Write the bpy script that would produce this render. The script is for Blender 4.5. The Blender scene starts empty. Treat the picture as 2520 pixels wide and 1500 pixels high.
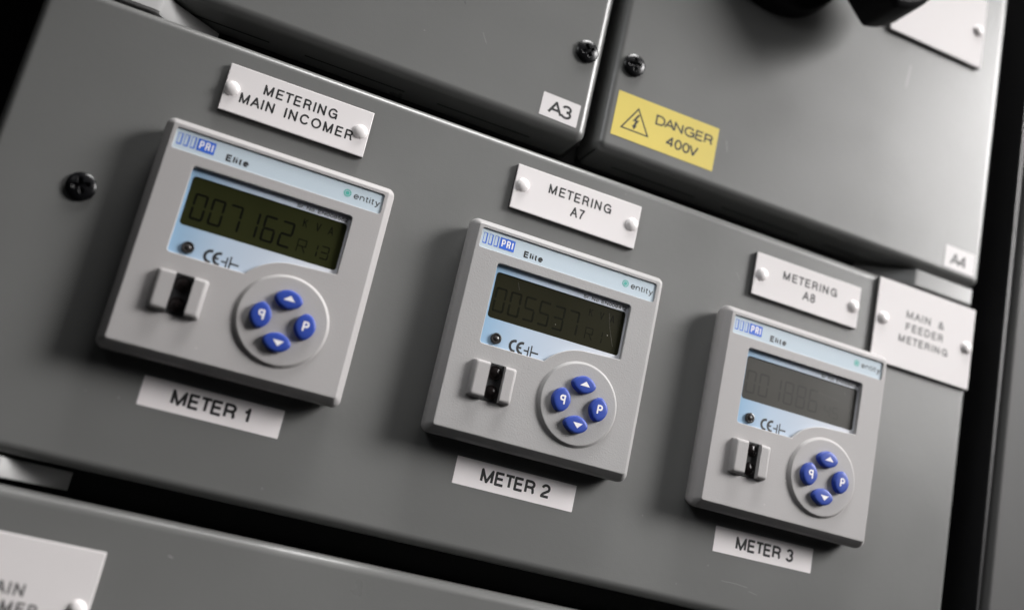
import bpy, bmesh, math, random
from math import sin, cos, pi, radians
from mathutils import Vector, Matrix
from mathutils.geometry import tessellate_polygon

scene = bpy.context.scene
MM = 0.001

# ------------------------------------------------------------------ camera
# panel space: x right, z up (millimetres), h = height above the door faces towards the viewer
CAM = (26.48, -441.73, -148.11)
cd = bpy.data.cameras.new('camera')
cam = bpy.data.objects.new('camera', cd)
scene.collection.objects.link(cam)
right = Vector((0.91361643, -0.34601381, 0.21349348))
down = Vector((0.28259864, 0.16291506, -0.94530243))
fwd = Vector((0.29230639, 0.9239768, 0.24662491))
rot = Matrix((right, -down, -fwd)).transposed()
cam.matrix_world = Matrix.Translation(Vector(CAM) * MM) @ rot.to_4x4()
cd.sensor_fit = 'HORIZONTAL'
cd.sensor_width = 36.0
cd.lens = 35.70
cd.clip_start = 0.01
cd.clip_end = 50.0
cd.dof.use_dof = True
cd.dof.focus_distance = 0.470
cd.dof.aperture_fstop = 3.1
cd.dof.aperture_blades = 7
scene.camera = cam

# ------------------------------------------------------------------ world and lamps
world = bpy.data.worlds.new('World')
scene.world = world
world.use_nodes = True
bg = world.node_tree.nodes['Background']
bg.inputs[0].default_value = (0.95, 0.97, 1.0, 1)
bg.inputs[1].default_value = 0.012


def area_lamp(name, loc, target, sx, sy, power, col, spread=180):
    ld = bpy.data.lights.new(name, 'AREA')
    ld.shape = 'RECTANGLE'
    ld.size, ld.size_y = sx, sy
    ld.energy = power
    ld.color = col
    ld.spread = radians(spread)
    o = bpy.data.objects.new(name, ld)
    scene.collection.objects.link(o)
    o.location = loc
    d = Vector(target) - Vector(loc)
    o.rotation_euler = d.to_track_quat('-Z', 'Y').to_euler()
    return o


area_lamp('window_lamp', (1.00, -0.45, 0.43), (0.25, 0, -0.07), 0.62, 0.58, 1.72, (1.0, 0.978, 0.97), 30)
area_lamp('low_window_lamp', (1.02, -0.50, 0.26), (0.20, 0, 0), 0.36, 0.26, 1.55, (1.0, 0.975, 0.965))
area_lamp('fill_lamp', (-0.17, -0.32, 0.24), (0.33, 0, -0.06), 0.22, 0.22, 0.066, (0.97, 0.985, 1.0), 44)
area_lamp('overhead_lamp', (0.32, -0.20, 1.05), (0.24, 0, -0.12), 0.70, 0.22, 2.0, (1.0, 0.985, 0.975), 60)

scene.view_settings.view_transform = 'Standard'
scene.view_settings.look = 'None'
scene.view_settings.exposure = 0.0
scene.view_settings.gamma = 1.0
scene.render.engine = 'CYCLES'

# ------------------------------------------------------------------ materials


def new_mat(name):
    m = bpy.data.materials.new(name)
    m.use_nodes = True
    nt = m.node_tree
    return m, nt, nt.nodes['Principled BSDF']


def surface(name, col, rough=0.5, grain=0.0, grain_scale=2500, spec=0.5, var=0.0, rvar=0.0, coat=0.0,
            wave=0.0, specks=0.0, speck_col=None, metallic=0.0, speck_size=0.05):
    m, nt, b = new_mat(name)
    N, L = nt.nodes.new, nt.links.new
    b.inputs['Roughness'].default_value = rough
    b.inputs['Specular IOR Level'].default_value = spec
    b.inputs['Metallic'].default_value = metallic
    b.inputs['Coat Weight'].default_value = coat
    b.inputs['Base Color'].default_value = (*col, 1)
    tc = N('ShaderNodeTexCoord')
    colour = None
    if var:
        n = N('ShaderNodeTexNoise')
        n.inputs['Scale'].default_value = 38
        n.inputs['Detail'].default_value = 5
        L(tc.outputs['Object'], n.inputs['Vector'])
        r = N('ShaderNodeMapRange')
        r.inputs['To Min'].default_value = 1 - var
        r.inputs['To Max'].default_value = 1 + var
        L(n.outputs['Fac'], r.inputs['Value'])
        mx = N('ShaderNodeVectorMath')
        mx.operation = 'SCALE'
        mx.inputs[0].default_value = col
        L(r.outputs[0], mx.inputs['Scale'])
        colour = mx.outputs[0]
    if specks:
        v = N('ShaderNodeTexVoronoi')
        v.inputs['Scale'].default_value = specks
        L(tc.outputs['Object'], v.inputs['Vector'])
        lt = N('ShaderNodeMath')
        lt.operation = 'LESS_THAN'
        lt.inputs[1].default_value = speck_size
        L(v.outputs['Distance'], lt.inputs[0])
        # only some of the cells carry a speck
        sep = N('ShaderNodeSeparateColor')
        L(v.outputs['Color'], sep.inputs[0])
        g2 = N('ShaderNodeMath')
        g2.operation = 'GREATER_THAN'
        g2.inputs[1].default_value = 0.72
        L(sep.outputs[0], g2.inputs[0])
        mu = N('ShaderNodeMath')
        mu.operation = 'MULTIPLY'
        L(lt.outputs[0], mu.inputs[0])
        L(g2.outputs[0], mu.inputs[1])
        mc = N('ShaderNodeMix')
        mc.data_type = 'RGBA'
        L(mu.outputs[0], mc.inputs[0])
        mc.inputs[6].default_value = (*col, 1)
        if colour is not None:
            L(colour, mc.inputs[6])
        mc.inputs[7].default_value = (*(speck_col or (0.5, 0.5, 0.5)), 1)
        colour = mc.outputs[2]
    if colour is not None:
        L(colour, b.inputs['Base Color'])
    if rvar:
        n = N('ShaderNodeTexNoise')
        n.inputs['Scale'].default_value = 15
        n.inputs['Detail'].default_value = 6
        n.inputs['Distortion'].default_value = 0.15
        L(tc.outputs['Object'], n.inputs['Vector'])
        r = N('ShaderNodeMapRange')
        r.inputs['From Min'].default_value = 0.15
        r.inputs['From Max'].default_value = 0.85
        r.inputs['To Min'].default_value = rough - rvar
        r.inputs['To Max'].default_value = rough + rvar
        L(n.outputs['Fac'], r.inputs['Value'])
        L(r.outputs[0], b.inputs['Roughness'])
    last = None
    if wave:
        n = N('ShaderNodeTexNoise')
        n.inputs['Scale'].default_value = 260
        n.inputs['Detail'].default_value = 2
        L(tc.outputs['Object'], n.inputs['Vector'])
        bp = N('ShaderNodeBump')
        bp.inputs['Strength'].default_value = wave
        bp.inputs['Distance'].default_value = 0.0004
        L(n.outputs['Fac'], bp.inputs['Height'])
        last = bp
    if grain:
        n = N('ShaderNodeTexNoise')
        n.inputs['Scale'].default_value = grain_scale
        n.inputs['Detail'].default_value = 3
        L(tc.outputs['Object'], n.inputs['Vector'])
        bp = N('ShaderNodeBump')
        bp.inputs['Strength'].default_value = grain
        bp.inputs['Distance'].default_value = 0.00012
        L(n.outputs['Fac'], bp.inputs['Height'])
        if last:
            L(last.outputs[0], bp.inputs['Normal'])
        last = bp
    if last:
        L(last.outputs[0], b.inputs['Normal'])
    return m


PAINT = surface('grey_powder_paint', (0.162, 0.164, 0.160), 0.32, spec=0.58, grain=0.35, grain_scale=1500, rvar=0.085, var=0.05,
                wave=0.10, specks=75, speck_col=(0.235, 0.235, 0.23), speck_size=0.035)
FRAME = surface('dark_frame_paint', (0.015, 0.015, 0.015), 0.6)
POST = surface('post_paint', (0.10, 0.10, 0.099), 0.55, spec=0.2, grain=0.2, var=0.03)
PLASTIC = surface('grey_meter_plastic', (0.385, 0.372, 0.370), 0.50, spec=0.35, grain=0.55, grain_scale=1500, var=0.03,
                  specks=110, speck_col=(0.48, 0.46, 0.45))
PLASTIC_AGED = surface('aged_meter_plastic', (0.352, 0.345, 0.343), 0.46, spec=0.4, grain=0.75, grain_scale=1300, var=0.05,
                       specks=90, speck_col=(0.46, 0.44, 0.43))
WHITE = surface('white_laminate', (0.735, 0.706, 0.706), 0.48, spec=0.14, grain=0.1, var=0.02)
RIVET = surface('white_nylon', (0.84, 0.81, 0.805), 0.30, coat=0.15)
CORE = surface('black_laminate_core', (0.012, 0.012, 0.012), 0.45)
PAPER = surface('white_label_paper', (0.86, 0.82, 0.825), 0.55, spec=0.3, grain=0.1, var=0.03)
PAPER_BRIGHT = surface('white_label_film', (0.68, 0.655, 0.655), 0.5, grain=0.1, var=0.03)
YELLOW = surface('yellow_label_film', (0.69, 0.56, 0.14), 0.42, spec=0.3, grain=0.15, var=0.10)
INK = surface('black_ink', (0.012, 0.012, 0.013), 0.55)
GREYINK = surface('grey_engraving', (0.085, 0.083, 0.083), 0.55)
BLACK = surface('black_gloss', (0.006, 0.006, 0.007), 0.27, spec=0.35)
BLACKMATT = surface('black_plastic', (0.010, 0.010, 0.011), 0.38)
HANDLE = surface('black_handle_plastic', (0.008, 0.008, 0.009), 0.55, spec=0.12, grain=0.2)
LENS = surface('dark_lens', (0.010, 0.008, 0.008), 0.18, spec=0.2)
BLUE = surface('blue_rubber', (0.026, 0.062, 0.34), 0.42, spec=0.35, grain=0.15)
MARK = surface('white_print', (0.82, 0.80, 0.80), 0.5)
PRINTBLUE = surface('logo_blue', (0.03, 0.13, 0.62), 0.45)
PRINTGREEN = surface('logo_green', (0.08, 0.42, 0.36), 0.45)
STRIP = surface('pale_blue_strip', (0.515, 0.60, 0.665), 0.48, spec=0.25, grain=0.3, grain_scale=1500)
LED = surface('smoked_lamp', (0.035, 0.032, 0.031), 0.28, spec=0.5)
HINGE = surface('hinge_casting', (0.46, 0.46, 0.457), 0.42, grain=0.3)
SEG = surface('lcd_segment', (0.0045, 0.0050, 0.0030), 0.22, spec=0.4)
SEGFAINT = surface('lcd_segment_faint', (0.0085, 0.0090, 0.0045), 0.24, spec=0.45)
LCD = surface('lcd_glass', (0.0230, 0.0255, 0.0085), 0.22, spec=0.4, var=0.22, rvar=0.04)
LCDDUST = surface('lcd_glass_dusty', (0.0185, 0.0180, 0.0085), 0.24, spec=0.45, var=0.25, rvar=0.05,
                  specks=230, speck_col=(0.42, 0.41, 0.38))
LCDGLARE = surface('lcd_glass_glare', (0.050, 0.048, 0.041), 0.30, spec=0.45, var=0.25, rvar=0.06, specks=200, speck_col=(0.12, 0.115, 0.10))  # grey of the reflected glare put into the base colour; specks are dust
SEGGLARE = surface('lcd_segment_glare', (0.034, 0.033, 0.029), 0.30, spec=0.45)  # segments lightened in colour to match the painted glare
SCRATCH = surface('fine_scratch', (0.10, 0.095, 0.08), 0.5)
SCRATCHP = surface('paint_scratch', (0.34, 0.34, 0.33), 0.5)

# printed gradient of the display surround: bluer at the left, nearly white at the right (part of the print)
FACE, _nt, _b = new_mat('display_surround_print')
_tc = _nt.nodes.new('ShaderNodeTexCoord')
_sx = _nt.nodes.new('ShaderNodeSeparateXYZ')
_nt.links.new(_tc.outputs['Object'], _sx.inputs[0])
_cr = _nt.nodes.new('ShaderNodeValToRGB')
_mr = _nt.nodes.new('ShaderNodeMapRange')
_mr.inputs['From Min'].default_value = 0.012
_mr.inputs['From Max'].default_value = 0.082
_nt.links.new(_sx.outputs[0], _mr.inputs['Value'])
_nt.links.new(_mr.outputs[0], _cr.inputs[0])
_cr.color_ramp.elements[0].color = (0.25, 0.41, 0.58, 1)
_cr.color_ramp.elements[1].color = (0.60, 0.61, 0.65, 1)
_e = _cr.color_ramp.elements.new(0.28)
_e.color = (0.44, 0.54, 0.66, 1)
_nt.links.new(_cr.outputs[0], _b.inputs['Base Color'])
_b.inputs['Roughness'].default_value = 0.5
_b.inputs['Specular IOR Level'].default_value = 0.25

# ------------------------------------------------------------------ mesh helpers


def P(x, z, h):
    return (x * MM, -h * MM, z * MM)


class MB:
    """collects faces in panel space and links them as one mesh object"""

    def __init__(self):
        self.v, self.f, self.mi, self.sm = [], [], [], []
        self.k = 0

    def add(self, verts, faces, mi=0, smooth=False):
        o = len(self.v)
        self.v += [P(*p) for p in verts]
        for f in faces:
            self.f.append([o + i for i in f])
            self.mi.append(mi)
            self.sm.append(smooth)

    def loft(self, rings, mi=0, smooth=True, closed=True):
        n = len(rings[0])
        vs = [p for r in rings for p in r]
        fs = []
        for a in range(len(rings) - 1):
            for i in range(n if closed else n - 1):
                j = (i + 1) % n
                fs.append([a * n + i, a * n + j, (a + 1) * n + j, (a + 1) * n + i])
        self.add(vs, fs, mi, smooth)

    def face(self, poly, h, holes=(), mi=0):
        if not holes:
            self.add([(p[0], p[1], h) for p in poly], [list(range(len(poly)))], mi, False)
            return
        loops = [[Vector((p[0], p[1], 0)) for p in poly]] + [[Vector((p[0], p[1], 0)) for p in q] for q in holes]
        flat = [p for l in loops for p in l]
        tris = tessellate_polygon(loops)
        self.add([(p.x, p.y, h) for p in flat], [list(t) for t in tris], mi, False)

    def build(self, name, mats, parent=None, sharp=35):
        me = bpy.data.meshes.new(name)
        me.from_pydata(self.v, [], self.f)
        mats = mats if isinstance(mats, (list, tuple)) else [mats]
        for m in mats:
            me.materials.append(m)
        me.polygons.foreach_set('material_index', self.mi)
        me.polygons.foreach_set('use_smooth', self.sm)
        bm = bmesh.new()
        bm.from_mesh(me)
        bmesh.ops.remove_doubles(bm, verts=bm.verts, dist=1e-8)
        # orient flat faces outward (towards the viewer)
        bmesh.ops.recalc_face_normals(bm, faces=bm.faces)
        flags = [f.smooth for f in bm.faces]
        bm.to_mesh(me)
        bm.free()
        me.update()
        me.set_sharp_from_angle(angle=radians(sharp))
        me.polygons.foreach_set('use_smooth', flags)
        me.update()
        o = bpy.data.objects.new(name, me)
        scene.collection.objects.link(o)
        if parent:
            o.parent = parent
        return o


def tag(o, label=None, cat=None, group=None, kind=None):
    if label:
        o['label'] = label
    if cat:
        o['category'] = cat
    if group:
        o['group'] = group
    if kind:
        o['kind'] = kind
    return o


def empty(name, x, z, label, cat, group=None, roty=0.0, h=0.0):
    o = bpy.data.objects.new(name, None)
    o.empty_display_size = 0.01
    scene.collection.objects.link(o)
    o.location = P(x, z, h)
    o.rotation_euler = (0, -roty, 0)
    return tag(o, label, cat, group)


def rrect(x0, x1, z0, z1, r, n=6):
    pts = []
    for cx, cz, a0 in ((x1 - r, z1 - r, 0), (x0 + r, z1 - r, 90), (x0 + r, z0 + r, 180), (x1 - r, z0 + r, 270)):
        for i in range(n + 1):
            a = radians(a0 + 90 * i / n)
            pts.append((cx + r * cos(a), cz + r * sin(a)))
    return pts


def ring(poly, h):
    return [(p[0], p[1], h) for p in poly]


def circ(cx, cz, r, n=64):
    return [(cx + r * cos(2 * pi * i / n), cz + r * sin(2 * pi * i / n)) for i in range(n)]


def rr_solid(m, x0, x1, z0, z1, r, prof, mi=0, n=6, holes=(), cap=True):
    """rounded-rectangle solid through (inset, height) pairs; last one gets the cap"""
    rings = []
    for i, h in prof:
        rings.append(ring(rrect(x0 + i, x1 - i, z0 + i, z1 - i, max(r - i, 0.15), n), h))
    m.loft(rings, mi)
    if cap:
        i, h = prof[-1]
        m.face(rrect(x0 + i, x1 - i, z0 + i, z1 - i, max(r - i, 0.15), n), h, holes, mi)


def lathe(m, cx, cz, prof, n=40, mi=0):
    """(radius, height) pairs; radius 0 closes"""
    rings = [[(cx + r * cos(2 * pi * i / n), cz + r * sin(2 * pi * i / n), h) for i in range(n)] for r, h in prof if r > 0]
    m.loft(rings, mi)
    if prof[-1][0] == 0:
        base = rings[-1]
        vs = base + [(cx, cz, prof[-1][1])]
        m.add(vs, [[i, (i + 1) % n, n] for i in range(n)], mi, True)


# ------------------------------------------------------------------ stroke lettering


def A(cx, cy, rx, ry, a0, a1, n=None):
    n = n or max(4, int(abs(a1 - a0) / 14))
    return [(cx + rx * cos(radians(a0 + (a1 - a0) * i / n)), cy + ry * sin(radians(a0 + (a1 - a0) * i / n))) for i in range(n + 1)]


GL = {
    'A': (.80, [[(0, 0), (.4, 1), (.8, 0)], [(.13, .33), (.67, .33)]]),
    'C': (.80, [A(.43, .5, .43, .5, 42, 318)]),
    'D': (.74, [[(.36, 0), (0, 0), (0, 1), (.36, 1)] + A(.36, .5, .38, .5, 90, -90)]),
    'E': (.62, [[(.62, 0), (0, 0), (0, 1), (.60, 1)], [(0, .52), (.55, .52)]]),
    'F': (.58, [[(0, 0), (0, 1), (.58, 1)], [(0, .52), (.50, .52)]]),
    'G': (.84, [A(.44, .5, .44, .5, 42, 330) + [(.84, .22), (.84, .48), (.48, .48)], [(.84, .48), (.84, 0)]]),
    'I': (.0, [[(0, 0), (0, 1)]]),
    'K': (.68, [[(0, 0), (0, 1)], [(.64, 1), (0, .38)], [(.23, .60), (.68, 0)]]),
    'M': (.84, [[(0, 0), (0, 1), (.42, 0), (.84, 1), (.84, 0)]]),
    'N': (.70, [[(0, 0), (0, 1), (.70, 0), (.70, 1)]]),
    'O': (.92, [A(.46, .5, .46, .5, 90, 450)]),
    'P': (.64, [[(0, 0), (0, 1), (.37, 1)] + A(.37, .73, .27, .27, 90, -90) + [(0, .46)]]),
    'R': (.68, [[(0, 0), (0, 1), (.38, 1)] + A(.38, .74, .27, .26, 90, -90) + [(0, .48)],
                [(.36, .48), (.50, .45), (.58, .36), (.61, .20), (.63, .06), (.68, 0)]]),
    'S': (.68, [A(.35, .74, .31, .26, 22, 250) + A(.35, .26, .33, .26, 70, -160)]),
    'T': (.70, [[(0, 1), (.70, 1)], [(.35, 1), (.35, 0)]]),
    'V': (.74, [[(0, 1), (.37, 0), (.74, 1)]]),
    '&': (.78, [[(.78, 0), (.2, .68), (.18, .82), (.26, .95), (.38, 1), (.5, .94), (.55, .82), (.48, .68), (.15, .42),
                 (.04, .28), (.06, .12), (.18, .02), (.34, 0), (.5, .06), (.64, .2), (.74, .42)]]),
    '0': (.56, [A(.28, .5, .28, .5, 90, 450)]),
    '1': (.27, [[(0, .74), (.12, .77), (.22, .85), (.27, 1), (.27, 0)]]),
    '2': (.58, [A(.29, .71, .28, .29, 172, -38) + [(.12, .24), (.02, .1), (0, 0), (.58, 0)]]),
    '3': (.58, [A(.29, .745, .25, .255, 165, -88), A(.29, .27, .29, .27, 88, -165)]),
    '4': (.62, [[(.47, 0), (.47, 1), (0, .3), (.62, .3)]]),
    '5': (.58, [[(.54, 1), (.12, 1), (.05, .5)] + A(.29, .33, .29, .33, 130, -160)]),
    '6': (.57, [A(.285, .32, .285, .32, 0, 360), A(.32, .5, .32, .5, 50, 195)]),
    '7': (.58, [[(0, 1), (.58, 1), (.38, .66), (.25, .33), (.2, 0)]]),
    '8': (.58, [A(.29, .755, .24, .245, 90, 450), A(.29, .265, .29, .265, 90, 450)]),
    '9': (.57, [A(.285, .68, .285, .32, 0, 360), A(.25, .5, .32, .5, 15, -130)]),
    'e': (.54, [[(.02, .385), (.54, .385)] + A(.27, .365, .27, .355, 4, 318)]),
    'i': (.0, [[(0, 0), (0, .72)], [(0, .90), (0, 1.0)]]),
    'l': (.0, [[(0, 0), (0, 1)]]),
    'n': (.50, [[(0, 0), (0, .72)], [(0, .40)] + A(.25, .45, .25, .26, 160, 0) + [(.5, 0)]]),
    'o': (.55, [A(.275, .36, .275, .36, 90, 450)]),
    'r': (.26, [[(0, 0), (0, .72)], [(0, .40), (.06, .60), (.16, .70), (.27, .70)]]),
    't': (.28, [[(.12, .93), (.12, .14), (.17, .03), (.28, 0)], [(0, .72), (.28, .72)]]),
    'y': (.52, [[(0, .72), (.27, .02)], [(.52, .72), (.22, -.14), (.14, -.26), (0, -.27)]]),
    '.': (.0, [[(0, -.01), (0, .09)]]),
}


def stroke(m, pts, w, h, rnd, mi=0):
    """one constant-width stroke lying on height h"""
    pts = [p for i, p in enumerate(pts) if i == 0 or math.hypot(p[0] - pts[i - 1][0], p[1] - pts[i - 1][1]) > 1e-4]
    closed = math.hypot(pts[0][0] - pts[-1][0], pts[0][1] - pts[-1][1]) < 1e-3 and len(pts) > 3
    runs, cur = [], [pts[0]]
    corners = []
    for i in range(1, len(pts)):
        cur.append(pts[i])
        if i < len(pts) - 1:
            a = Vector(pts[i]) - Vector(pts[i - 1])
            b = Vector(pts[i + 1]) - Vector(pts[i])
            if a.angle(b, 0) > radians(50):
                runs.append(cur)
                corners.append(pts[i])
                cur = [pts[i]]
    runs.append(cur)

    def hh():
        m.k += 1
        return h + 0.0006 * (m.k % 60)
    for rn in runs:
        n = len(rn)
        cl = closed and len(runs) == 1
        L, R = [], []
        for i in range(n):
            if cl:
                pa, pb = rn[(i - 1) % (n - 1)], rn[(i + 1) % (n - 1)]
            else:
                pa, pb = rn[max(i - 1, 0)], rn[min(i + 1, n - 1)]
            d = Vector((pb[0] - pa[0], pb[1] - pa[1]))
            d.normalize()
            nn = (-d.y * w / 2, d.x * w / 2)
            L.append((rn[i][0] + nn[0], rn[i][1] + nn[1]))
            R.append((rn[i][0] - nn[0], rn[i][1] - nn[1]))
        z = hh()
        vs = [(p[0], p[1], z) for p in L + R]
        m.add(vs, [[i, i + 1, n + i + 1, n + i] for i in range(n - 1)], mi)
    dots = list(corners)
    if rnd and not closed:
        dots += [pts[0], pts[-1]]
    for c in dots:
        z = hh()
        m.add([(c[0] + w / 2 * cos(2 * pi * i / 14), c[1] + w / 2 * sin(2 * pi * i / 14), z) for i in range(14)],
              [list(range(14))], mi)


def text(m, s, x0, x1, z0, cap, w, h, rnd=False, gap=.24, space=.55, mi=0, mirror=False):
    """set a line of lettering so that it spans x0..x1 with cap height cap on baseline z0"""
    pos, x = [], 0
    prev = ''
    for c in s:
        if c == ' ':
            x += space
            prev = ''
            continue
        if prev and (c in 'TAV7' or prev in 'TAV7'):
            x -= .13
        if prev in ('M', 'N') and c != 'T':
            x += .05
        prev = c
        gw = GL[c][0]
        pos.append((c, x))
        x += gw + gap
    tot = x - gap
    sc = (x1 - x0 - w) / tot if tot > 0 else cap
    for c, px in pos:
        for st in GL[c][1]:
            pts = []
            for (a, b) in st:
                xx = x0 + w / 2 + (px + a) * sc
                if mirror:
                    xx = x0 + x1 - xx
                pts.append((xx, z0 + w / 2 + b * (cap - w)))
            stroke(m, pts, w, h, rnd, mi)


# ------------------------------------------------------------------ doors and cabinet
BEND = [(0, -26), (0, -4.5)] + [(4.5 - 4.5 * cos(radians(a)), -4.5 + 4.5 * sin(radians(a))) for a in (12, 24, 36, 48, 60, 70, 78, 84)] + [(4.5, 0)]


cab = empty('switch_cabinet', 0, 0, 'grey painted switch cabinet whose closed doors fill the picture', 'cabinet', h=-60)
INV = Matrix.Translation(-Vector(P(0, 0, -60)))


def part(o, label=None):
    o.parent = cab
    o.matrix_parent_inverse = INV
    return tag(o, label)


def door(x0, x1, z0, z1, label):
    m = MB()
    rings = [ring(rrect(x0 + i, x1 - i, z0 + i, z1 - i, max(5.0 - i, 0.5), 6), h) for i, h in BEND]
    m.loft(rings)
    m.face(rrect(x0 + 4.5, x1 - 4.5, z0 + 4.5, z1 - 4.5, 0.5, 6), 0)
    m.face(rrect(x0, x1, z0, z1, 5.0, 6), -26)
    return part(m.build('door', PAINT), label)


d_main = door(-65.5, 436.3, -147, 48.3, 'wide grey door in the middle carrying the three meters')
d_a3 = door(-260, 184.6, 61, 420, 'grey upper door with the white A3 sticker at its corner')
d_a4 = door(191, 437, 61, 420, 'grey upper door with the yellow danger sticker and black handle')
d_low = door(-260, 436.3, -420, -159, 'grey lower door below the meters, its top edge catching light')

# pressed vent slots on the undersides of the upper doors
for par, xs in ((d_a3, ((-90, -40), (-23, 27), (44, 94), (111, 161))), (d_a4, ((208, 258), (275, 325), (342, 392)))):
    for a, b in xs:
        m = MB()
        q = [(a, 60.97, -16.4), (b, 60.97, -16.4), (b, 60.97, -17.8), (a, 60.97, -17.8)]
        q2 = [(x, z + 0.6, h) for x, z, h in q]
        m.add(q + q2, [[0, 1, 2, 3], [0, 1, 5, 4], [1, 2, 6, 5], [2, 3, 7, 6], [3, 0, 4, 7]])
        m.build('vent_slot', CORE, par)
# folded corner seams where the sheet was cut
for par, cx, sg in ((d_a3, 184.6, -1), (d_a4, 191, 1)):
    m = MB()
    q = [(cx + sg * 0.9, 60.96, -4.6), (cx + sg * 1.5, 60.96, -4.6), (cx + sg * 1.5, 60.96, -26), (cx + sg * 0.9, 60.96, -26)]
    q2 = [(x, z + 0.5, h) for x, z, h in q]
    m.add(q + q2, [[0, 1, 2, 3], [0, 1, 5, 4], [1, 2, 6, 5], [2, 3, 7, 6], [3, 0, 4, 7]])
    m.build('corner_seam', CORE, par)

# the dark body of the cabinet behind the doors
m = MB()
rr_solid(m, -420, 640, -600, 600, 2, [(0, -60), (0, -30)])
m.face(rrect(-420, 640, -600, 600, 2), -60)
part(m.build('frame', FRAME))

# the upright of the next section on the right
m = MB()
rr_solid(m, 464.0, 640, -590, 590, 3, [(0, -29.9), (0, -3)] + [(3 - 3 * cos(radians(a)), -3 + 3 * sin(radians(a))) for a in (20, 40, 60, 75)] + [(3, 0)])
post = part(m.build('upright', POST), 'plain grey upright at the right edge')
m = MB()
rr_solid(m, 459.2, 461.2, -590, 590, 0.4, [(0, -29.9), (0, -2.4), (0.3, -2.0)], n=2)
m.build('edge_seal', BLACKMATT, post)


def hinge(x_corner, sg, z0, z1, label):
    """wedge-shaped casting: flat nose, then a slanted cheek falling back; sg=+1 cheek to the right"""
    root = None
    m = MB()
    prof = [(-42, -24), (-42, -3.0), (-40.5, -1.2), (-3.2, -1.2), (-1.2, -1.9), (0, -4.0), (5, -9), (24, -24)]
    rings = []
    for ins, zz in ((0.9, z0), (0.0, z0 + 0.9), (0.0, z1 - 0.9), (0.9, z1)):
        rings.append([(x_corner + sg * (px - (0 if k in (0, 7) else 0)), zz, h - (ins if 0 < k < 7 else 0)) for k, (px, h) in enumerate(prof)])
    m.loft(rings, 0, True, closed=True)
    n = len(prof)
    m.add(rings[0], [list(range(n))])
    m.add(rings[-1], [list(range(n))])
    o = m.build('hinge_block', HINGE, sharp=28)
    return part(o, label)


hinge(-19.6, 1, 49.3, 59.6, 'grey hinge casting in the gap at the top left')
hinge(-21.2, 1, -156.4, -148.6, 'grey hinge casting in the gap at the lower left')
hinge(392.6, -1, 49.3, 59.4, 'grey hinge casting in the gap under the A4 sticker')

# ------------------------------------------------------------------ meters


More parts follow.
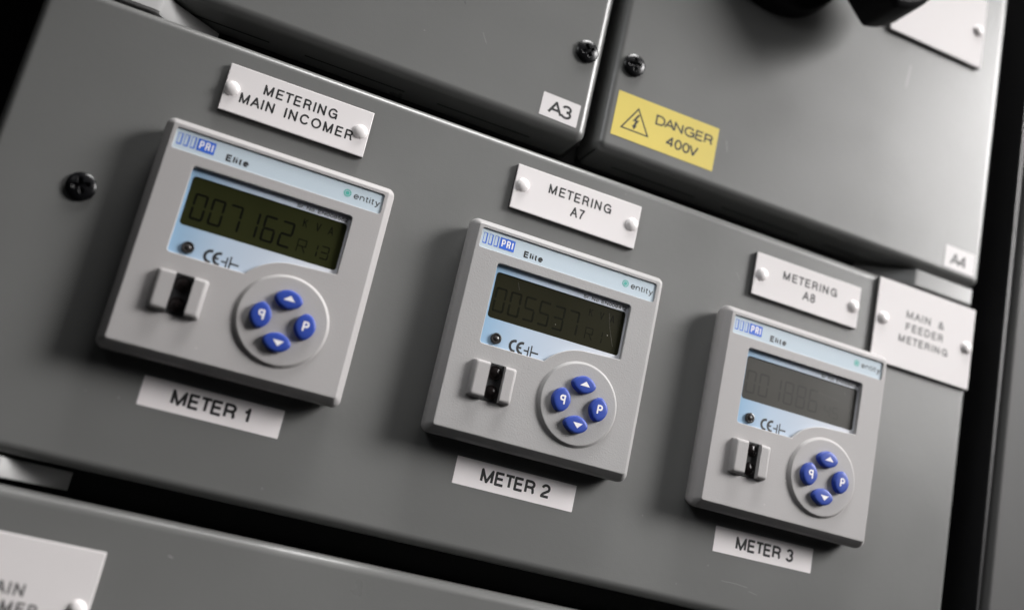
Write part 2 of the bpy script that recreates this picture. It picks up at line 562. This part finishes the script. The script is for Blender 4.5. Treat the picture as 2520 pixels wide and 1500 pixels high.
def build_meter():
    root = bpy.data.objects.new('panel_meter', None)
    root.empty_display_size = 0.02
    scene.collection.objects.link(root)
    F = 14.0
    # housing
    m = MB()
    prof = [(1.2, 0), (2.6, 3.6), (3.35, 5.6), (3.65, 7.0), (3.55, 8.4), (3.28, 9.7), (3.05, 10.4), (2.75, 10.95), (2.45, 11.35), (.80, 13.35), (.55, 13.62), (.33, 13.82), (.15, 13.95), (0, F)]
    outer = lambda o: rrect(0.4 - o, 94.5 + o, -95.4 - o, -1.5 + o, 0.9 + 0.75 * o, 6)
    m.loft([ring(outer(o), h) for o, h in prof])
    strip = rrect(2.0, 92.9, -12.25, -2.95, 0.8, 4)

    # window outline with the arc bitten out by the keypad
    kc = (64.7, -70.2)
    R = 25.2
    wx0, wx1, wt, wb = 12.6, 81.7, -17.15, -54.95
    rb = 1.3
    top_r = kc[1] + R
    win = []
    for cx, cz, a0 in ((wx1 - rb, wt - rb, 0), (wx0 + rb, wt - rb, 90), (wx0 + rb, wb + rb, 180)):
        for i in range(5):
            a = radians(a0 + 22.5 * i)
            win.append((cx + rb * cos(a), cz + rb * sin(a)))
    a_start = math.degrees(math.asin((wb - kc[1]) / R))
    a_start = 180 - a_start
    for i in range(15):
        a = radians(a_start + (90 - a_start) * i / 14)
        win.append((kc[0] + R * cos(a), kc[1] + R * sin(a)))
    win.append((wx1 - 0.6, top_r + 0.9))
    win.append((wx1, top_r + 1.5))

    def grow(poly, d):
        n = len(poly)
        out = []
        for i in range(n):
            a, b = Vector(poly[i - 1]), Vector(poly[(i + 1) % n])
            t = (b - a).normalized()
            out.append((poly[i][0] + t.y * d, poly[i][1] - t.x * d))
        return out
    strip_o, win_o = grow(strip, .18), grow(win, .32)
    m.face(outer(0), F, [strip_o, win_o])
    m.loft([ring(strip_o, F), ring(strip, F - .18)], 0, True)
    m.loft([ring(win_o, F), ring(win, F - .32)], 0, True)

    def wall(poly, h0, h1, lip):
        cx = sum(p[0] for p in poly) / len(poly)
        m.loft([ring(poly, h0), ring(poly, h1)], 0, True)
    wall(strip, F - .18, F - 1.3, 0)
    wall(win, F - .32, F - 2.4, 0)
    m.build('housing', PLASTIC, root)

    # brand strip
    m = MB()
    m.face(rrect(1.9, 93.0, -12.35, -2.85, 0.8, 4), F - 0.7)
    st = m.build('brand_strip', STRIP, root)
    hs = F - 0.66
    m = MB()
    w = .30
    for bx in (3.25, 6.05, 8.85):
        x0, x1, z0, z1 = bx, bx + 1.75, -9.95, -4.95
        for q in (((x0, z0), (x0, z1), .24), ((x0, z1), (x1, z1), .24), ((x1 - .18, z1), (x1 - .18, z0), .55), ((x0, z0 + .2), (x1, z0 + .2), .5)):
            stroke(m, [q[0], q[1]], q[2], hs, False)
    m.face(rrect(11.4, 18.8, -10.05, -4.75, 0.1, 2), hs + 0.05)
    m.build('logo_blocks', PRINTBLUE, st)
    m = MB()
    text(m, 'PRI', 12.3, 18.0, -9.25, 3.75, .62, hs + 0.09, gap=.62)
    m.build('logo_lettering', MARK, st)
    m = MB()
    text(m, 'Elite', 23.9, 33.6, -10.6, 3.15, .74, hs, gap=.37)
    m.build('lettering', INK, st)
    m = MB()
    text(m, 'entity', 79.9, 91.9, -8.95, 3.0, .45, hs, rnd=False, gap=.24)
    m.build('lettering', INK, st)
    m = MB()
    n = 28
    for r0, r1 in ((0, .90), (1.25, 1.70)):
        c0, c1 = ring(circ(76.9, -7.3, max(r0, .01), n), hs + .02), ring(circ(76.9, -7.3, r1, n), hs + .02)
        m.add(c0 + c1, [[i, (i + 1) % n, n + (i + 1) % n, n + i] for i in range(n)])
    m.build('logo_dot', PRINTGREEN, st)

    # printed surround at the bottom of the window recess
    D = F - 2.0
    m = MB()
    lcd = rrect(13.75, 80.9, -42.25, -20.55, 1.6, 5)
    m.face(rrect(11.5, 82.8, -56, -16.2, 0.5, 2), D, [lcd])
    m.loft([ring(lcd, D), ring(lcd, D - 0.5)], 0, True)
    fp = m.build('display_surround', FACE, root)
    m = MB()
    hd = D + 0.03
    stroke(m, A(29.7, -51.9, 2.35, 2.45, 78, 282), 1.22, hd, False)
    stroke(m, A(33.4, -51.9, 2.35, 2.45, 78, 282), 1.22, hd, False)
    stroke(m, [(31.3, -51.9), (33.0, -51.9)], .95, hd, False)
    stroke(m, [(34.3, -52.5), (36.5, -52.5)], .72, hd, False)
    stroke(m, [(36.5, -50.2), (36.5, -54.8)], .62, hd, False)
    stroke(m, [(37.9, -49.4), (37.9, -55.2)], .62, hd, False)
    stroke(m, [(37.9, -52.4), (41.6, -52.4)], .74, hd, False)
    m.build('marking', INK, fp)

    # display
    m = MB()
    m.face(rrect(13.6, 81.05, -42.4, -20.4, 1.6, 5), D - 0.45)
    m.build('display_screen', LCD, root)

    # indicator lamp
    m = MB()
    lathe(m, 20.1, -51.0, [(2.6, D - 0.3), (2.6, D + 0.8), (2.45, D + 1.1), (2.0, D + 1.2), (1.6, D + 0.75), (1.3, D + 0.8),
                           (0.8, D + 1.15), (0.4, D + 1.3), (0, D + 1.35)], 36)
    m.build('indicator_lamp', LED, root)

    # optical port: two guards with a dark window between
    port = bpy.data.objects.new('optical_port', None)
    scene.collection.objects.link(port)
    port.parent = root
    H = F + 3.4
    zt, zb = -62.6, -79.7
    for sg, xi, xo in ((-1, 18.9, 11.4), (1, 26.4, 32.3)):
        m = MB()

        def sec(o, t, h):
            # o: outer inset, t: top/bottom inset ; outer corners rounded
            pts = []
            r = 1.1
            xo2 = xo - sg * o
            zt2, zb2 = zt - t, zb + t
            pts.append((xi, zb2, h))
            for i in range(5):
                a = radians(270 + 22.5 * i)
                pts.append((xo2 - sg * r + sg * r * cos(a), zb2 + r + r * sin(a), h))
            for i in range(5):
                a = radians(0 + 22.5 * i)
                pts.append((xo2 - sg * r + sg * r * cos(a), zt2 - r + r * sin(a), h))
            pts.append((xi, zt2, h))
            return pts
        rings = [sec(0, 0, F - .02), sec(.25, .2, F + 1.5), sec(.42, .36, F + 2.3), sec(.70, .6, F + 2.85), sec(1.1, .95, F + 3.2), sec(1.6, 1.4, F + 3.36), sec(1.9, 1.7, H)]
        m.loft(rings, 0, True)
        k = len(rings[0])
        m.add(rings[-1], [list(range(k))])
        m.build('port_guard', PLASTIC, port, sharp=40)
    m = MB()
    rr_solid(m, 18.95, 26.35, zb + .1, zt - .1, 0.2, [(0, F - .02), (0, F + 0.5)], n=2)
    pw = m.build('port_window', BLACKMATT, port)
    for lz in (-66.7, -75.6):
        m = MB()
        lathe(m, 22.65, lz, [(3.2, F + .5), (3.2, F + .85), (2.8, F + .9), (2.6, F + .65), (2.2, F + .8), (1.2, F + 1.25), (0, F + 1.4)], 32)
        m.build('lens', LENS, port)

    # raised keypad disc
    m = MB()
    lathe(m, kc[0], kc[1], [(20.0, F - .02), (19.85, F + .2), (18.9, F + 1.35), (18.7, F + 1.48), (18.4, F + 1.5)], 96)
    m.face(circ(kc[0], kc[1], 18.4, 96), F + 1.5)
    m.build('keypad_disc', PLASTIC, root)
    K = F + 1.5

    def button(cx, cz, a, b, sym):
        m = MB()

        def lens_ring(k, h):
            pts = []
            n = 56
            for i in range(n):
                t = 2 * pi * i / n
                c, s = cos(t), sin(t)
                e = 2 / 1.72
                pts.append((cx + k * a * math.copysign(abs(c) ** e, c) + 0, cz + k * b * math.copysign(abs(s) ** e, s), h))
            return pts
        prof = [(1.0, K - .02), (1.0, K + 1.5), (.985, K + 1.95), (.94, K + 2.3), (.86, K + 2.52), (.7, K + 2.62), (.4, K + 2.68)]
        rings = [lens_ring(k, h) for k, h in prof]
        m.loft(rings, 0, True)
        n = len(rings[0])
        m.add(rings[-1] + [(cx, cz, K + 2.7)], [[i, (i + 1) % n, n] for i in range(n)], 0, True)
        o = m.build('button', BLUE, root, sharp=60)
        m = MB()
        hs2 = K + 2.73
        if sym == 'up':
            m.add([(cx - 2.35, cz - .75, hs2), (cx + 2.65, cz - .75, hs2), (cx + .4, cz + 1.55, hs2)], [[0, 1, 2]])
        elif sym == 'down':
            m.add([(cx - 1.9, cz + .85, hs2), (cx + 2.9, cz + .85, hs2), (cx + .6, cz - 1.65, hs2)], [[0, 2, 1]])
        else:
            text(m, 'P', cx - 1.2, cx + 1.55, cz - 2.1, 4.3, .80, hs2, rnd=True, mirror=(sym == 'q'))
        m.build('symbol', MARK, o)
    button(64.8, -61.1, 6.0, 4.15, 'up')
    button(55.3, -70.5, 4.55, 5.7, 'q')
    button(74.2, -70.4, 4.55, 5.7, 'p')
    button(64.6, -79.8, 6.0, 4.15, 'down')
    return root


def children(o):
    return [c for c in scene.collection.objects if c.parent == o]


def copy_tree(o, parent=None):
    c = o.copy()
    scene.collection.objects.link(c)
    if parent:
        c.parent = parent
    for ch in children(o):
        if ch is not c:
            copy_tree(ch, c)
    return c


SEGS = {'0': 'abcdef', '1': 'bc', '2': 'abged', '3': 'abgcd', '4': 'fgbc', '5': 'afgcd', '6': 'afgecd', '7': 'abc', '8': 'abcdefg', '9': 'abcdfg'}


def seven(m, ch, x, z, w, hgt, t, h, mi=0):
    g = .28
    zt, zm, zb = z + hgt, z + hgt / 2, z
    for s in SEGS[ch]:
        if s in 'agd':
            zz = {'a': zt - t / 2, 'g': zm, 'd': zb + t / 2}[s]
            m.add([(x + g, zz, h), (x + g + t / 2, zz + t / 2, h), (x + w - g - t / 2, zz + t / 2, h), (x + w - g, zz, h),
                   (x + w - g - t / 2, zz - t / 2, h), (x + g + t / 2, zz - t / 2, h)], [[0, 1, 2, 3, 4, 5]], mi)
        else:
            xx = x + t / 2 if s in 'ef' else x + w - t / 2
            a, b = (zm + g, zt - g) if s in 'fb' else (zb + g, zm - g)
            m.add([(xx, a, h), (xx - t / 2, a + t / 2, h), (xx - t / 2, b - t / 2, h), (xx, b, h), (xx + t / 2, b - t / 2, h), (xx + t / 2, a + t / 2, h)],
                  [[0, 1, 2, 3, 4, 5]], mi)


def dress(root, digits, dx0, unit, code, serial, seg, lcd):
    """the readings and the serial number differ from meter to meter"""
    scr = [c for c in children(root) if c.name.startswith('display_screen')][0]
    fp = [c for c in children(root) if c.name.startswith('display_surround')][0]
    if lcd is not None:
        scr.data = scr.data.copy()
        scr.data.materials[0] = lcd
    h = 14 - 2.0 - 0.42
    m = MB()
    for i, c in enumerate(digits):
        seven(m, c, dx0 + 7.45 * i, -38.9, 5.7, 11.7, 1.0, h)
    x = 62.3
    for c in unit:
        wd = GL[c.upper()][0] * 2.9
        text(m, c.upper(), x, x + wd, -27.6, 3.9, .42, h)
        x += 5.6
    x = 62.4
    for c in code:
        if c == 'R':
            stroke(m, [(x, -38.6), (x, -33.2), (x + 3.6, -33.2), (x + 3.6, -36.0), (x, -36.0)], .42, h, False)
            stroke(m, [(x + 2.0, -36.0), (x + 3.6, -38.6)], .42, h, False)
        elif c != ' ':
            seven(m, c, x, -38.9, 3.9, 5.9, .5, h)
        x += 5.0
    m.build('digits', seg, scr)
    m = MB()
    text(m, 'Sr. No. ' + serial, 57.6, 80.6, -19.95, 1.8, .36, 12.03, gap=.26, space=.42)
    m.build('serial_number', INK, fp)
    return scr


meter1 = build_meter()
meter2 = copy_tree(meter1)
meter3 = copy_tree(meter1)
meter2.location = P(138.3, 0.3, 0)
meter3.location = P(274.4, -1.6, 0)
for ch in children(meter2):
    if ch.name.split('.')[0] in ('housing', 'keypad_disc'):
        ch.data = ch.data.copy()
        ch.data.materials[0] = PLASTIC_AGED
GM = 'power meters mounted on the door'
tag(meter1, 'grey square power meter above the METER 1 label, dark green display', 'meter', GM)
tag(meter2, 'grey square power meter above the METER 2 label, dusty scratched display', 'meter', GM)
tag(meter3, 'grey square power meter above the METER 3 label, display greyed by reflection', 'meter', GM)
dress(meter1, '007162', 16.6, 'kVA', 'R13', 'EN008562', SEG, None)
s2 = dress(meter2, '005537', 15.2, 'kVA', 'R1', 'EN009412', SEGFAINT, LCDDUST)
s3 = dress(meter3, '001886', 15.2, '', '45', 'EN009407', SEGGLARE, LCDGLARE)
m = MB()
stroke(m, [(72.5, -23.2), (74.2, -30.5), (77.3, -38.5)], .10, 11.62, False)
m.build('scratch', SCRATCH, s2)
m = MB()
stroke(m, [(24.8, -22.4), (26.2, -25.8)], .10, 11.62, False)
m.build('scratch', SCRATCH, s2)
m = MB()
stroke(m, [(27.5, -21.6), (29.0, -24.6)], .12, 11.62, False)
m.build('scratch', SCRATCH, s3)
m = MB()
stroke(m, [(55.0, -27.6), (70.5, -29.1)], .08, 11.62, False)
m.build('scratch', SCRATCH, s3)

# ------------------------------------------------------------------ engraved nameplates


def nameplate(x0, x1, z0, z1, lines, rivets, label, ink=INK, mirror_blank=False):
    ox, oz = x0, z0
    root = empty('nameplate', ox, oz, label, 'nameplate', 'white engraved nameplates')
    X = lambda x: x - ox
    Z = lambda z: z - oz
    m = MB()
    W, Hh = x1 - x0, z1 - z0
    rr_solid(m, 0, W, 0, Hh, 0.25, [(0, 0.02), (0, 1.9)], mi=1, n=2, cap=False)
    rr_solid(m, 0, W, 0, Hh, 0.25, [(0, 1.9), (0.02, 2.1), (0.32, 2.4)], mi=0, n=2)
    pl = m.build('plate', [WHITE, CORE], root)
    if lines:
        m = MB()
        for s, a, b, zb, cap in lines:
            text(m, s, X(a) - .15, X(b) + .15, Z(zb) - .1, cap + .2, .85, 2.43, rnd=True, gap=.50, space=.45)
        m.build('lettering', ink, pl)
    for rx, rz in rivets:
        m = MB()
        lathe(m, X(rx), Z(rz), [(3.4, 2.35), (3.4, 2.5), (3.25, 2.95), (2.9, 3.36), (2.4, 3.7), (1.8, 3.95), (1.2, 4.1), (0.6, 4.18), (0, 4.2)], 32)
        m.build('rivet', RIVET, root)
    return root


nameplate(14.3, 80.5, 14.7, 37.0, [('METERING', 31.0, 64.4, 27.7, 4.7), ('MAIN  INCOMER', 22.0, 73.4, 20.5, 4.7)],
          [(17.7, 25.5), (76.4, 26.1)], 'white nameplate reading METERING MAIN INCOMER above the first meter')
nameplate(153.3, 220.8, 15.0, 37.6, [('METERING', 171.0, 204.7, 28.2, 4.7), ('A7', 184.3, 191.4, 20.6, 4.9)],
          [(157.5, 27.6), (217.1, 26.9)], 'white nameplate reading METERING A7 above the middle meter')
nameplate(290.0, 356.4, 12.8, 35.8, [('METERING', 307.3, 341.2, 25.9, 4.4), ('A8', 320.7, 328.3, 18.7, 4.7)],
          [(294.7, 24.6), (352.8, 24.3)], 'white nameplate reading METERING A8 above the third meter')
nameplate(367.4, 434.2, -0.4, 46.2, [('MAIN  &', 387.6, 413.2, 28.3, 4.3), ('FEEDER', 388.0, 413.3, 21.3, 4.2), ('METERING', 384.2, 417.4, 14.1, 4.1)],
          [(372.7, 23.8), (430.1, 22.9)], 'larger white nameplate reading MAIN & FEEDER METERING at the door edge', ink=GREYINK)
nameplate(-41.2, 25.2, -221.5, -175.6, [('MAIN', -15.2, 0.4, -197.4, 4.6), ('INCOMER', -23.0, 7.0, -204.2, 4.6)],
          [(-36.6, -198.2), (20.8, -198.0)], 'white nameplate on the lower door in the bottom left corner', ink=GREYINK)
nameplate(351.8, 418.4, 193.4, 239.6, [], [(356.2, 217.2), (413.8, 217.0)], 'blank looking white nameplate on the upper right door beside the black handle')

# ------------------------------------------------------------------ printed stickers


def sticker(x0, x1, z0, z1, s, tx0, tx1, tz, cap, w, label, mat=PAPER, roty=0.0, gap=.28):
    cx, cz = (x0 + x1) / 2, (z0 + z1) / 2
    root = empty('sticker', cx, cz, label, 'sticker', 'printed identification stickers', roty)
    m = MB()
    rr_solid(m, x0 - cx, x1 - cx, z0 - cz, z1 - cz, 0.25, [(0, 0.01), (0.01, 0.12)], n=2)
    sh = m.build('sheet', mat, root)
    m = MB()
    text(m, s, tx0 - cx, tx1 - cx, tz - cz, cap, w, 0.14, gap=gap, space=.42)
    m.build('lettering', INK, root)
    return root


sticker(18.8, 77.5, -116.8, -104.5, 'METER 1', 31.3, 63.9, -113.6, 6.4, 1.24, 'white sticker reading METER 1 under the left meter')
sticker(156.9, 216.7, -116.8, -104.4, 'METER 2', 169.5, 204.2, -113.5, 6.4, 1.24, 'white sticker reading METER 2 under the middle meter')
sticker(293.3, 350.6, -118.0, -105.7, 'METER 3', 305.6, 339.4, -114.9, 6.4, 1.24, 'white sticker reading METER 3 under the right meter', roty=radians(0.7))
sticker(158.0, 178.5, 66.6, 79.0, 'A3', 161.9, 174.8, 68.9, 7.3, 1.3, 'small white sticker reading A3 near the door corner', PAPER_BRIGHT, radians(-1.2), .16)
sticker(410.4, 431.4, 66.2, 79.2, 'A4', 414.2, 425.9, 68.4, 7.3, 1.3, 'small white sticker reading A4 in the upper right door corner', PAPER_BRIGHT, radians(-0.8), .16)

wl = empty('warning_sticker', 226.8, 82.6, 'yellow sticker reading DANGER 400V with lightning bolt triangle', 'warning sticker')
m = MB()
rr_solid(m, -29.9, 29.9, -12.25, 12.25, 0.25, [(0, 0.01), (0.01, 0.12)], n=2)
m.build('sheet', YELLOW, wl)
m = MB()
ox, oz = 226.8, 82.6
text(m, 'DANGER', 219.9 - ox, 254.1 - ox, 84.0 - oz, 5.6, .98, 0.14, gap=.22)
text(m, '400V', 227.7 - ox, 246.8 - ox, 74.7 - oz, 5.7, .98, 0.14, gap=.22)
m.build('lettering', INK, wl)
m = MB()
tri_o = [(201.2 - ox, 75.5 - oz), (217.8 - ox, 75.5 - oz), (209.5 - ox, 89.4 - oz)]
cx, cz = sum(p[0] for p in tri_o) / 3, sum(p[1] for p in tri_o) / 3
tri_i = [(cx + (p[0] - cx) * .83, cz + (p[1] - cz) * .83) for p in tri_o]
m.add(ring(tri_o, .14) + ring(tri_i, .14), [[0, 1, 4, 3], [1, 2, 5, 4], [2, 0, 3, 5]])
bolt = [(209.9, 85.6), (207.3, 81.1), (209.0, 81.5), (208.2, 78.9), (207.3, 79.1), (208.9, 76.8), (210.3, 79.2), (209.5, 79.1), (211.0, 82.6), (209.3, 82.2), (211.0, 85.4)]
m.face([(x - ox, z - oz) for x, z in bolt], .15)
m.build('warning_symbol', INK, wl)

# ------------------------------------------------------------------ screws


def screw(x, z, ang, r, label):
    root = None
    m = MB()
    n, kk = 96, 26
    rings = []
    for j in range(kk + 1):
        rr = r * (1 - j / kk)
        row = []
        for i in range(n):
            t = 2 * pi * i / n
            px, pz = rr * cos(t), rr * sin(t)
            q = rr / r
            hh = 0.35 + 2.35 * math.sqrt(max(0, 1 - (0.93 * q) ** 2))
            ca, sa = cos(ang), sin(ang)
            ax, az = abs(px * ca + pz * sa), abs(-px * sa + pz * ca)
            wd = 0.16 * r
            lim = 0.60 * r
            dd = 0
            for p1, p2 in ((ax, az), (az, ax)):
                if p1 < lim and p2 < wd:
                    dd = max(dd, min(1.0, (wd - p2) / (0.3 * wd)) * min(1.0, (lim - p1) / (0.25 * lim)))
            row.append((x + px, z + pz, max(hh - 1.25 * dd, 0.3)))
        rings.append(row)
    base = [(x + r * cos(2 * pi * i / n), z + r * sin(2 * pi * i / n), -.05) for i in range(n)]
    m.loft([base] + rings[:-1], 0, True)
    last = rings[-2]
    m.add(last + [(x, z, last[0][2])], [[i, (i + 1) % n, n] for i in range(n)], 0, True)
    o = m.build('screw', BLACK, sharp=50)
    return tag(o, label, 'screw', 'black cross-head door screws')


screw(175.4, 108.0, 0.5, 6.0, 'black cross-head screw on the A3 door edge')
screw(202.0, 110.6, 0.15, 6.0, 'black cross-head screw above the yellow danger sticker')
screw(-27.3, -36.4, 0.4, 6.0, 'black cross-head screw left of the first meter')

# ------------------------------------------------------------------ rotary handle on the upper right door
hd = empty('rotary_handle', 275, 212, 'black rotary handle pointing down right beside the blank nameplate', 'rotary handle')
m = MB()
lathe(m, 0, 0, [(39.5, -.05), (39.3, 6.5), (38.7, 9.0), (37.0, 10.2), (30, 10.6), (24, 11.2), (22, 22), (0, 22)], 72)
m.build('base_disc', HANDLE, hd)
m = MB()
ax = Vector((0.73, -0.683))
pe = Vector((0.683, 0.73))


def grip_ring(ins, h):
    pts = []
    for along, per in [(-34, -14), (-30, -18), (30, -20.5), (58, -20.5)] + [(64.5 - abs(t) ** 2.2 * 5.0 + 2.6 * (1 - t * t), -20.5 * t) for t in
                      (0.97, 0.85, 0.6, 0.3, 0, -0.3, -0.6, -0.85, -0.97)] + [(58, 20.5), (30, 20.5), (-30, 18), (-34, 14)]:
        k = (20.5 - ins) / 20.5
        aa = along - ins if along > 0 else along + ins
        q = ax * aa + pe * (per * k + 25.0)
        pts.append((q.x, q.y, h))
    return pts


rings = [grip_ring(1.2, 17.5), grip_ring(0.3, 18.6), grip_ring(0, 20), grip_ring(0, 42), grip_ring(.8, 44.2), grip_ring(2.4, 45.4)]
m.loft(rings, 0, True)
k = len(rings[0])
m.add(rings[-1], [list(range(k))])
m.add(rings[0], [list(range(k))])
m.build('grip', HANDLE, hd, sharp=40)

# ------------------------------------------------------------------ fine marks in the paint
for par, pts, w in ((d_main, [(301, -131.2), (309, -131.0), (316, -131.6)], .16), (d_main, [(317, -133.2), (322, -133.9)], .14),
                    (d_main, [(281, 22), (283.5, 18.5)], .14), (d_a4, [(371, 178), (370.2, 170), (369.5, 163)], .45),
                    (d_a4, [(262, 90), (263.5, 84)], .25), (d_low, [(48, -172), (50, -172.6)], .5), (d_a3, [(121, 97), (124, 92)], .15)):
    m = MB()
    stroke(m, pts, w, 0.012, False)
    m.build('scratch', SCRATCHP, par)
